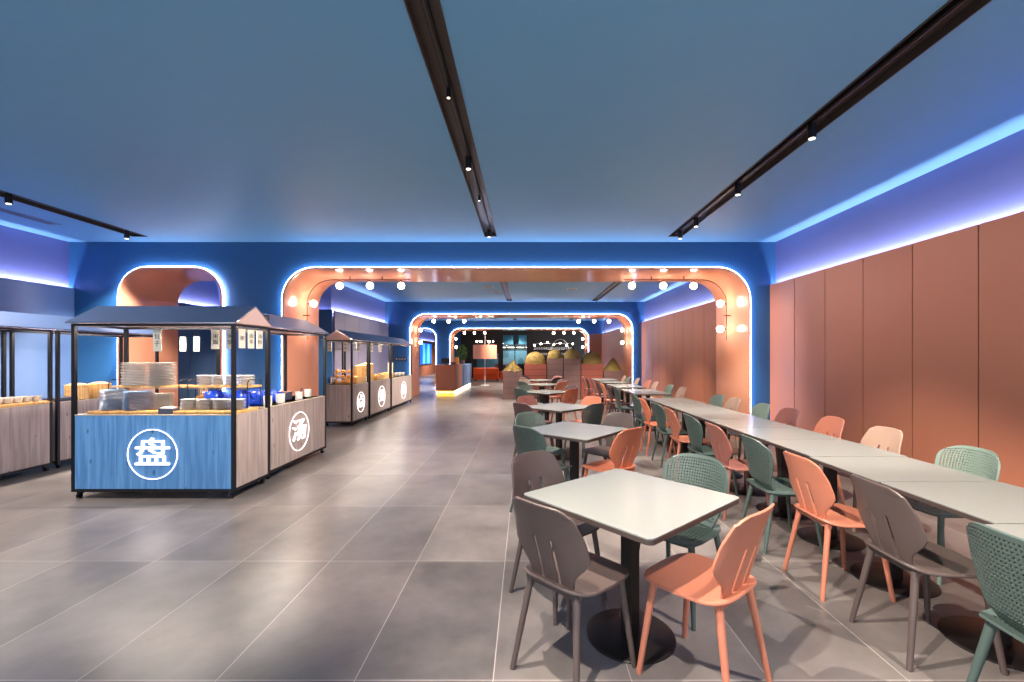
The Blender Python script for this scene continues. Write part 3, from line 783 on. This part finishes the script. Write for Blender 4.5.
# hanging name boards under the eaves
def board(x, y, z, text, label, rz=0, wd=.085, h=.23, m='paper', chars=None):
    t = thing('hanging_name_board', label, 'sign', (x, y, z), rz, group='small name boards hanging from the stall roofs')
    MB().box(-wd/2, wd/2, -.004, .004, -h/2, h/2, bev=.001).build('plaque', m, t)
    for sx in (-1, 1): MB().tube([(sx*wd*.35, 0, h/2), (sx*wd*.35, 0, h/2+.03)], .0015, 5).build('cord', 'black', t)
    if text:
        n = len(text); s = min(wd*.72, h/n*.8)
        glyphs('lettering', '\n'.join(text), 'ink', s, t, (0, -.0052, 0), (PI/2, 0, 0), .0008, 0, 1.2)
board(-3.89, 4.68, 1.665, '包子', 'white name board with two black characters at the front eave of the blue stall')
for k, x in enumerate((-3.36, -3.20)):
    board(x, 4.80, 1.68, '米饭', 'white name board inside the right end of the blue stall, %s of two' % ('left', 'right')[k], (.9, .25)[k], .075, .21)
for k, yy in enumerate((4.82, 4.98, 5.14)):
    board(-3.085, yy, 1.69, ('粥', '面条', '汤粉')[k], 'narrow name board hanging at the right eave of the blue stall, %s from the front' % ORD[k].replace('nearest', 'first'), PI/2-.35, .075, .21)
for k, x in enumerate((-4.02, -3.86)):
    board(x*1.0, 5.20, 1.64, '豆浆', 'pale name board behind the blue stall, %s of the pair over the back rail' % ('left', 'right')[k], 0, .07, .17)
board(-6.24, 5.05, 1.64, '小笼蒸包', 'white name board with four black characters on the leftmost stall', PI/2-.9, .075, .27)
for k, (x, yy, st) in enumerate(((-4.2, 9.50, 'nearest'), (-3.86, 9.50, 'nearest'), (-3.74, 9.9, 'nearest'), (-3.74, 10.75, 'middle'), (-3.74, 11.4, 'middle'))):
    board(x, yy, 1.70, '热菜' if k % 2 else '点心', 'white name board under the eave of the %s stall beyond the arch, %s from left' % (st, ORD[k].replace('nearest', 'first')), 0 if k < 2 else PI/2-.6, .09, .2)
# dark sign standing at the gap between the two front roofs
t = thing('roof_sign', 'small dark roof sign with pale characters between the two front stall roofs', 'sign', (-3.13, 5.30, 1.94), .1)
MB().box(-.065, .065, -.01, .01, -.05, .05, bev=.002).build('board', 'signcopper', t); glyphs('lettering', '早餐', 'paper', .05, t, (0, -.012, 0), (PI/2, 0, 0), .001)
MB().box(-.005, .005, -.005, .005, -.09, -.05).build('bracket', 'black', t)

# left wall stalls: bowls, riser, trays, baskets
riser(-6.45, 4.75, .62, .36, 'oak two-tier riser on the leftmost stall', .20, PI/2)
def bowl(x, y, z, label, r=.055, group='white bowls on the left wall stall', m='plate'):
    o = MB().lathe([(0, 0), (r*.5, 0), (r*.85, r*.5), (r, r*1.25), (r*.92, r*1.25), (r*.78, r*.55), (0, r*.12)], 18).build('bowl', m, smooth=True, loc=(x, y, z))
    tag(o, label, 'bowl', group); return o
b0 = None
for k in range(6):
    for r_ in range(2):
        lab = 'white bowl, %s one of the %s row on the leftmost stall board' % (ORD[k], ('front', 'back')[r_])
        bowl(-6.31-.14*r_, 5.18+k*.105-.03*r_, ZC+.032, lab)
for k in range(4): bowl(-6.58, 4.56+k*.11, ZC+.222, 'white bowl, %s one on the upper riser shelf at the left picture edge' % ORD[k], .06, 'white bowls on the upper riser shelf at left')
tag(MB().box(-.18, .18, -.42, .27, .002, .03, bev=.004).build('serving_board', 'oak', loc=(-6.38, 5.55, ZC)), 'long oak serving board under the white bowls of the leftmost stall', 'tray')
tag(MB().box(-.10, .10, -.14, .14, 0, .05, bev=.006).build('dark_tray', 'darkbox', loc=(-6.36, 6.06, ZC)), 'dark shallow tray next to the bamboo steamers on the left stall', 'tray')
def steamer(x, y, label, r=.13, h=.07, n=3, z=ZC):
    t = thing('bamboo_steamer', label, 'steamer', (x, y, z), 0, group='stacked bamboo steamers')
    for k in range(n): MB().lathe([(0, .001), (r, 0.001), (r, h-.004), (r-.012, h-.004), (r-.012, .01), (0, .01)], 24).build('tier', 'bamboo', t, smooth=True, loc=(0, 0, k*h))
    MB().lathe([(r, n*h), (r, n*h+.02), (r*.5, n*h+.045), (0, n*h+.05)], 24).build('lid', 'bamboo', t, smooth=True)
steamer(-6.42, 6.34, 'left bamboo steamer stack on the left wall stall', .13, .06, 3)
steamer(-6.40, 6.66, 'right bamboo steamer stack on the left wall stall', .13, .06, 3)
o = MB().box(-.13, .13, -.10, .10, 0, .03, bev=.01).build('folded_cloth', 'towel', loc=(-6.35, 6.95, ZC)); tag(o, 'white folded cloth beside the bamboo steamers', 'cloth')
steamer(-3.98, 5.75, 'bamboo steamer stack seen through the back of the blue stall', .10, .09, 3, .885) if False else None

# stalls beyond the first arch
def basket(x, y, sx, sy, h, label, m='bamboo', fill='bread', nfill=10, z=ZC):
    t = thing('bread_basket', label, 'basket', (x, y, z), 0, group='baskets of food on the stalls beyond the arch')
    mb = MB(); mb.box(-sx, sx, -sy, sy, .001, .01)
    mb.box(-sx, -sx+.012, -sy, sy, .01, h); mb.box(sx-.012, sx, -sy, sy, .01, h); mb.box(-sx+.012, sx-.012, -sy, -sy+.012, .01, h); mb.box(-sx+.012, sx-.012, sy-.012, sy, .01, h)
    mb.build('tray', m, t)
    for k in range(nfill):
        a = MB().sphere((0, 0, 0), .05, 12, 8, (1.25, .8, .65)).build('bun', fill, t, smooth=True)
        a.location = (random.uniform(-sx+.06, sx-.06), random.uniform(-sy+.05, sy-.05), h*.6+.02*(k % 3)); a.rotation_euler = (0, 0, random.uniform(0, 3))
def tier_rack(x, y, label, n=3, W=.4, D=.22, rz=0):
    t = thing('tiered_wooden_rack', label, 'display rack', (x, y, ZC), rz, group='stepped wooden racks on the stalls beyond the arch')
    for k in range(n):
        MB().box(-W/2, W/2, -D/2+.04*k, D/2, .02+.11*k, .04+.11*k).build('shelf', 'oak', t)
        MB().box(-W/2+.01, -W/2+.025, D/2-.02, D/2, .04+.11*k, .13+.11*k).build('upright', 'oak', t); MB().box(W/2-.025, W/2-.01, D/2-.02, D/2, .04+.11*k, .13+.11*k).build('upright', 'oak', t)
        for j in range(3):
            b = MB().sphere((0, 0, 0), .04, 10, 7, (1.3, .8, .7)).build('bun', 'bread', t, smooth=True); b.location = (-W/2+.07+j*(W-.14)/2, -D/2+.04*k+.05, .067+.11*k)
tier_rack(-4.0, 9.72, 'stepped wooden rack of buns on the nearest stall beyond the arch')
tag(MB().lathe([(0, 0), (.07, 0), (.085, .05), (.08, .12), (.05, .16), (0, .17)], 18).build('steel_urn', 'chrome', smooth=True, loc=(-4.19, 9.56, ZC)), 'rounded steel urn at the left end of the nearest stall beyond the arch', 'urn')
basket(-3.92, 10.15, .14, .22, .14, 'bamboo tray of golden buns on the nearest stall beyond the arch')
steamer(-4.0, 10.72, 'left tall bamboo steamer on the middle stall beyond the arch', .14, .09, 4)
steamer(-3.95, 11.05, 'right tall bamboo steamer on the middle stall beyond the arch', .15, .10, 4)
basket(-3.95, 11.6, .16, .26, .12, 'shallow bamboo tray of buns on the middle stall beyond the arch', nfill=12)
cup(-3.78, 10.62, 'white cup at the front of the middle stall beyond the arch', .05, .13)
basket(-4.0, 12.7, .15, .2, .13, 'bamboo tray on the farthest stall beyond the arch')
for k in range(4):
    bowl(-3.9+.05*(k % 2), 13.2+.2*k, ZC, 'white serving bowl, %s one on the farthest stall beyond the arch' % ORD[k], .09, 'white serving bowls on the farthest stall')
t = thing('menu_stand', 'pink and white menu stand on the farthest stall beyond the arch', 'sign stand', (-3.95, 12.95, ZC), PI/2-.9)
MB().box(-.06, .06, -.05, .05, 0, .012).build('base', 'white', t); MB().box(-.08, .08, -.004, .004, .012, .42).build('card', 'paper', t)

# ------------------------------------------------------------------ planters with straw domes in front of the second arch
def straw_dome(bmt, w, d, h, n, cone=False):
    for k in range(n):
        a = random.uniform(0, 2*PI); ph = math.acos(random.uniform(0, 1))
        sx, sy, sz = math.sin(ph)*math.cos(a), math.sin(ph)*math.sin(a), math.cos(ph)
        if cone:
            q = random.random()**.6; p = Vector((w*q*math.cos(a), d*q*math.sin(a), h*(1-q)))
        else: p = Vector((w*sx, d*sy, h*sz))
        nrm = Vector((sx/w, sy/d, sz/h)).normalized()
        tng = nrm.cross(Vector((random.uniform(-1, 1), random.uniform(-1, 1), random.uniform(-1, 1)))).normalized(); bn = nrm.cross(tng)
        l, ww = random.uniform(.035, .07), random.uniform(.006, .012); lift = nrm*random.uniform(0, .02)
        p = p*random.uniform(.93, 1.03)
        bmt.quad([p-tng*l-bn*ww, p-tng*l+bn*ww, p+tng*l+bn*ww+lift, p+tng*l-bn*ww+lift])
def planter(x0, x1, ztop, m, label, domeh, n_tiers, cone=False):
    w = (x1-x0)/2-.008; cx_ = (x0+x1)/2
    t = thing('planter_cabinet', label, 'planter', (cx_, 15.45, 0), group='stacked-box planter cabinets in front of the second arch')
    hh = ztop/n_tiers
    for k in range(n_tiers): MB().box(-w, w, -.16, .16, k*hh+.004, (k+1)*hh-.006, bev=.004).build('tier', m, t)
    MB().box(-w+.01, w-.01, -.15, .15, .003, ztop-.008).build('core', 'groove', t)
    mb = MB(); straw_dome(mb, w*.92, .16, domeh, 1500, cone)
    f = mb.build('straw_dome', 'straw', t, loc=(0, 0, ztop-.004), fix=False); f['kind'] = 'stuff'
    mb = MB()
    if cone: mb.lathe([(w*.86, 0), (0, domeh*.92)], 20)
    else: mb.lathe([(w*.86*math.cos(q*PI/16), domeh*.92*math.sin(q*PI/16)) for q in range(9)], 20)
    mo = mb.build('dome_core', 'strawcore', t, smooth=True, loc=(0, 0, ztop-.004)); mo.scale = (.93, .125/(w*.86), .93)
def px(x, Y): return (x-VX)*Y/F
Yp = 15.3
for x0, x1, zt, m, lb, dh, nt, cn in (
        (502.7, 522.5, 1.0, 'planterbrown', 'low brown planter cabinet with straw mound, leftmost by the aisle', .30, 5, True),
        (524, 546.6, 1.235, 'planterred', 'terracotta planter cabinet with straw dome, left of the tall brown pair', .40, 6, False),
        (547, 563.2, 1.42, 'planterbrown', 'tall brown planter cabinet with straw dome, left one of the tall pair', .30, 7, False),
        (563.6, 580.7, 1.42, 'planterbrown', 'tall brown planter cabinet with straw dome, right one of the tall pair', .32, 7, False),
        (581, 603.2, 1.235, 'planterred', 'terracotta planter cabinet with straw dome, right of the tall brown pair', .40, 6, False),
        (603.6, 623.7, 1.0, 'planterbrown', 'low brown planter cabinet with straw cone, rightmost by the wall', .42, 5, True)):
    planter(px(x0, Yp), px(x1, Yp), zt, m, lb, dh, nt, cn)

# ------------------------------------------------------------------ reception desk, plant, lounge
t = thing('reception_desk', 'terracotta reception desk with yellow glow at its foot', 'desk', (-3.14, 17.4, 0))
MB().box(-.39, .39, 0, 1.75, .14, 1.15, bev=.01).build('body', 'terracotta', t)
MB().box(-.33, .33, .06, 1.7, 0, .139).build('plinth', 'base', t)
mb = MB(); mb.box(-.35, .35, .03, .055, .03, .11); mb.build('light_strip', 'plinth', t)
MB().box(.335, .355, .06, 1.7, .03, .11).build('light_strip', 'plinthw', t)
t = thing('side_counter', 'blue counter block behind the terracotta reception desk', 'counter', (-3.14, 19.2, 0))
MB().box(-.39, .39, 0, 3.4, .14, 1.12, bev=.01).build('body', 'greyblue', t)
MB().box(-.33, .33, .02, 3.3, 0, .139).build('plinth', 'base', t); MB().box(.335, .355, .02, 3.3, .03, .11).build('light_strip', 'plinthw', t)
for k in range(6): MB().box(.391, .40, .4+k*.5, .42+k*.5, .2, 1.08).build('groove_strip', 'groove', t)
t = thing('till_screen', 'dark till screen on the reception desk', 'screen', (-3.2, 17.75, 1.15), .2)
MB().box(-.09, .09, -.06, .06, 0, .015).build('foot', 'black', t); MB().box(-.02, .02, -.01, .01, .015, .06).build('neck', 'black', t)
MB().box(-.17, .17, -.012, .012, .06, .26, bev=.004).build('display', 'ink', t)
tag(MB().box(-.10, .10, -.08, .08, 0, .11, bev=.006).build('receipt_printer', 'signcopper', loc=(-2.92, 17.8, 1.15)), 'small dark receipt printer right of the till screen', 'printer')
tag(MB().box(-.09, .09, -.06, .06, 0, .30, bev=.006).build('menu_box', 'oak', loc=(-2.9, 18.6, 1.15)), 'pale standing box near the back of the reception desk', 'box')
t = thing('potted_plant', 'leafy green potted plant on the blue counter block', 'plant', (-2.95, 20.6, 1.12))
MB().lathe([(0, 0), (.10, 0), (.14, .2), (.125, .2), (.1, .03), (0, .03)], 18).build('pot', 'signcopper', t, smooth=True)
mb = MB()
for k in range(420):
    a = random.uniform(0, 2*PI); u = random.uniform(-1, 1); s_ = math.sqrt(1-u*u); p = Vector((.26*s_*math.cos(a), .26*s_*math.sin(a), .55+.38*u))*random.uniform(.7, 1)
    d1 = Vector((random.uniform(-1, 1), random.uniform(-1, 1), random.uniform(-1, 1))).normalized(); d2 = d1.cross(Vector((.3, .7, .2))).normalized()
    mb.quad([p-d1*.06, p+d2*.022, p+d1*.06, p-d2*.022])
mb.build('leaves', 'leafgreen', t, fix=False)
mb = MB()
for k in range(7):
    a = k*.9; mb.tube([(0, 0, .05), (.05*math.cos(a), .05*math.sin(a), .4), (.14*math.cos(a), .14*math.sin(a), .75)], .008, 6, .004)
mb.build('stem', 'leafgreen', t)
# screen on the far corridor wall
t = thing('wall_screen', 'tall blue glowing screen on the far terracotta corridor wall', 'screen', (XL+.02, 34.2, 1.68), PI/2)
MB().box(-2.0, 2.0, -.03, .03, -.85, .85, bev=.01).build('frame', 'black', t)
MB().box(-1.95, 1.95, -.036, -.031, -.8, .8).build('display', 'screenm', t)
MB().box(-1.1, -.4, -.039, -.037, -.75, .75).build('bright_band', 'screenl', t); MB().box(.5, 1.2, -.039, -.037, -.75, .75).build('bright_band', 'screenl', t)
# orange sofa and drum lamp
def sofa(x, y, W, label, rz=0):
    t = thing('orange_sofa', label, 'sofa', (x, y, 0), rz, group='orange seats in the lounge')
    MB().box(-W/2, W/2, -.4, .4, .08, .36, bev=.04).build('base', 'orange', t)
    n = max(1, round(W/.75))
    for k in range(n): MB().box(-W/2+.14+k*(W-.28)/n+.005, -W/2+.14+(k+1)*(W-.28)/n-.005, -.42, .22, .36, .46, bev=.03).build('seat_cushion', 'orange', t)
    MB().box(-W/2, W/2, .22, .42, .36, .80, bev=.05).build('backrest', 'orange', t)
    for sx in (-1, 1): MB().box(sx*(W/2-.07)-.07, sx*(W/2-.07)+.07, -.4, .22, .36, .60, bev=.04).build('armrest', 'orange', t)
    for sx in (-1, 1):
        for sy in (-1, 1): MB().tube([(sx*(W/2-.1), sy*.3, 0), (sx*(W/2-.1), sy*.3, .08)], .02, 8).build('leg', 'black', t)
sofa(-2.35, 26.6, 1.5, 'long orange sofa in the lounge beyond the third arch', PI)
sofa(-.95, 26.1, .85, 'orange armchair right of the long orange sofa', PI+.5)
tag(MB().box(-.35, .35, -.25, .25, 0, .05, bev=.01).build('folded_blanket', 'towel', loc=(-1.75, 26.75, .81)), 'pale cloth lying over the back of the orange seats', 'cloth') if False else None
t = thing('drum_floor_lamp', 'large peach drum shade lamp on a white pole in the lounge', 'lamp', (-2.07, 22.6, 0))
MB().lathe([(0, 0), (.22, 0), (.22, .02), (0, .025)], 24).build('base', 'white', t, smooth=True)
MB().tube([(0, 0, .02), (0, 0, 2.6)], .02, 10).build('pole', 'white', t, smooth=True)
MB().lathe([(.60, 1.36), (.60, 2.06), (.59, 2.06), (.59, 1.36), (.60, 1.36)], 40).build('lamp_shade', 'pendant', t, smooth=True)
for k in range(6):
    a = k*PI/3; mb = MB(); mb.tube([(0, 0, 2.0), (.3*math.cos(a), .3*math.sin(a), 2.05), (.42*math.cos(a), .42*math.sin(a), 2.2)], .008, 6); mb.build('arm', 'chrome', t)
    MB().sphere((.42*math.cos(a), .42*math.sin(a), 2.24), .035, 10, 7).build('bulb', 'globe', t, smooth=True)
mb = MB(); pts = [(0, 0, .02), (0, 0, 1.5)]
for k in range(1, 10): a = PI*k/9; pts.append((-.38+.38*math.cos(a), 0, 1.5+.52*math.sin(a)))
t = thing('arc_floor_lamp', 'thin white arc floor lamp with a cone shade behind the tall planters', 'lamp', (px(569, 19), 19, 0))
mb.tube([(p[0], p[1], p[2]+.2 if p[2] > 1 else p[2]) for p in pts], .014, 8); mb.build('arc_pole', 'white', t, smooth=True)
MB().lathe([(0, 0), (.16, 0), (.16, .02), (0, .025)], 20).build('base', 'white', t)
MB().lathe([(.02, 1.70), (.16, 1.52), (.15, 1.52), (.02, 1.68)], 20, (-.76, 0, 0)).build('lamp_shade', 'pendant', t, smooth=True)
# dark lounge back: charcoal wall, glazed kitchen window, bar shelf
struct(MB().box(-4.6, -4.5, 25.6, 31, 0, CZ).build('wall_side', 'blue'))
mb = MB(); mb.box(-4.6, -3.4, 30.9, 31.0, 0, CZ); mb.box(-3.4, -1.9, 30.9, 31.0, 0, .6); mb.box(-3.4, -1.9, 30.9, 31.0, 1.7, CZ); mb.box(-1.9, -1.62, 30.9, 31.0, 0, CZ); mb.box(.15, XR+.3, 30.9, 31.0, 0, CZ); mb.box(-1.62, .15, 30.9, 31.0, 0, .5); mb.box(-1.62, .15, 30.9, 31.0, 2.95, CZ)
struct(mb.build('wall_end', 'darkwall'))
struct(MB().box(-1.62, .15, 30.94, 30.955, .5, 2.95).build('window_1', 'glass'))
struct(MB().box(-3.4, -1.9, 30.94, 30.955, .6, 1.7).build('window_2', 'glass'))
mb = MB()
for x in (-1.60, -.74, .13): mb.box(x-.03, x+.03, 30.88, 31.02, .5, 2.95)
mb.box(-1.57, .10, 30.88, 31.02, 2.0, 2.05); struct(mb.build('trim_21', 'black'))
t = thing('kitchen_hood', 'pale teal kitchen canopy behind the lounge window', 'kitchen hood', (-.7, 32.5, 0))
MB().box(-.2, .2, -.2, .2, 2.35, CZ-.002).build('duct', 'teal', t)
MB().box(-1.4, 1.4, -.4, .4, 1.9, 2.35, bev=.02).build('canopy', 'teal', t)
for k in range(4): MB().box(-1.25+k*.66, -.75+k*.66, -.415, -.401, 2.1, 2.14).build('light_bar', 'plinthw', t)
tag(MB().box(-1.5, 1.5, -.35, .35, 0, .95, bev=.01).build('kitchen_counter', 'teal', loc=(-.7, 32.3, 0)), 'teal steel kitchen counter seen through the lounge window', 'counter')
struct(MB().box(-4.6, XR+.3, 34, 34.1, 0, CZ).build('wall_kitchen', 'teal'))
t = thing('bar_shelf', 'dark bar shelf with rows of white cups under small lights', 'shelf', (1.9, 30.5, 0))
MB().box(-1.5, 1.5, -.3, .3, 0, 1.1, bev=.01).build('cabinet', 'darkwall', t)
for z in (1.55, 1.95, 2.35): MB().box(-1.4, 1.4, .0, .3, z, z+.025).build('shelf', 'chrome', t)
for x in (-1.4, 1.38): MB().box(x, x+.02, 0, .3, 1.1, 2.4).build('upright', 'black', t)
cp = None
for z in (1.576, 1.976):
    for k in range(17):
        if cp is None: cp = o = MB().lathe([(0, 0), (.045, 0), (.06, .13), (.05, .13), (.04, .01), (0, .01)], 12).build('cup', 'white', smooth=True)
        else: o = cp.copy(); C.objects.link(o)
        o.location = (.65+k*.155, 30.62, z)
        tag(o, 'white cup, %s from the left on the %s shelf of the dark lounge bar' % (ORD[k].replace('nearest', 'first'), 'lower' if z < 1.7 else 'upper'), 'cup', 'white cups on the lounge bar shelves')
pd = None
for k in range(7):
    t = thing('bare_bulb_pendant', 'small glowing bulb pendant over the dark lounge bar, %s from the left' % ORD[k].replace('nearest', 'first'), 'lamp', (.6+k*.42, 29.2, 0), group='small bulbs over the lounge bar')
    zz = 2.2+.25*((k*37) % 5)/5
    MB().tube([(0, 0, zz+.05), (0, 0, CZ)], .006, 5).build('cord', 'black', t); MB().sphere((0, 0, zz), .05, 10, 7).build('bulb', 'globe', t, smooth=True)
# ceiling bits
t = thing('linear_ceiling_vent', 'long narrow slot vent in the blue ceiling at upper left', 'vent', (-7.0, 5.2, CZ))
mb = MB(); mb.box(-.09, .09, -1.8, 1.4, -.006, -.001); mb.build('frame', 'greyblue', t)
for x in (-.045, 0, .045): MB().box(x-.008, x+.008, -1.75, 1.35, -.008, -.0061).build('slot', 'ink', t)
for k, (x, y) in enumerate(((-1.05, 12.6), (-.9, 13.4), (1.35, 12.9))):
    t = thing('ceiling_vent', 'small square ceiling vent beyond the first arch, %s' % ('left and nearer', 'left and farther', 'right one')[k], 'vent', (x, y, CZ), group='small square ceiling vents')
    MB().box(-.14, .14, -.14, .14, -.012, -.001, bev=.003).build('frame', 'white', t)
    for q in range(4): MB().box(-.11, .11, -.10+q*.06, -.08+q*.06, -.014, -.0121).build('slot', 'ink', t)
t = thing('wall_plaque', 'small dark wall plaque on the blue wall above the farthest stall', 'plaque', (px(401, 15.97), 15.97, 1.40))
MB().box(-.22, .22, -.012, .02, -.07, .07, bev=.003).build('plate', 'darkbox', t)
for k in range(4): MB().box(-.18+k*.1, -.12+k*.1, -.015, -.0125, -.03, .03).build('button', 'chrome', t)
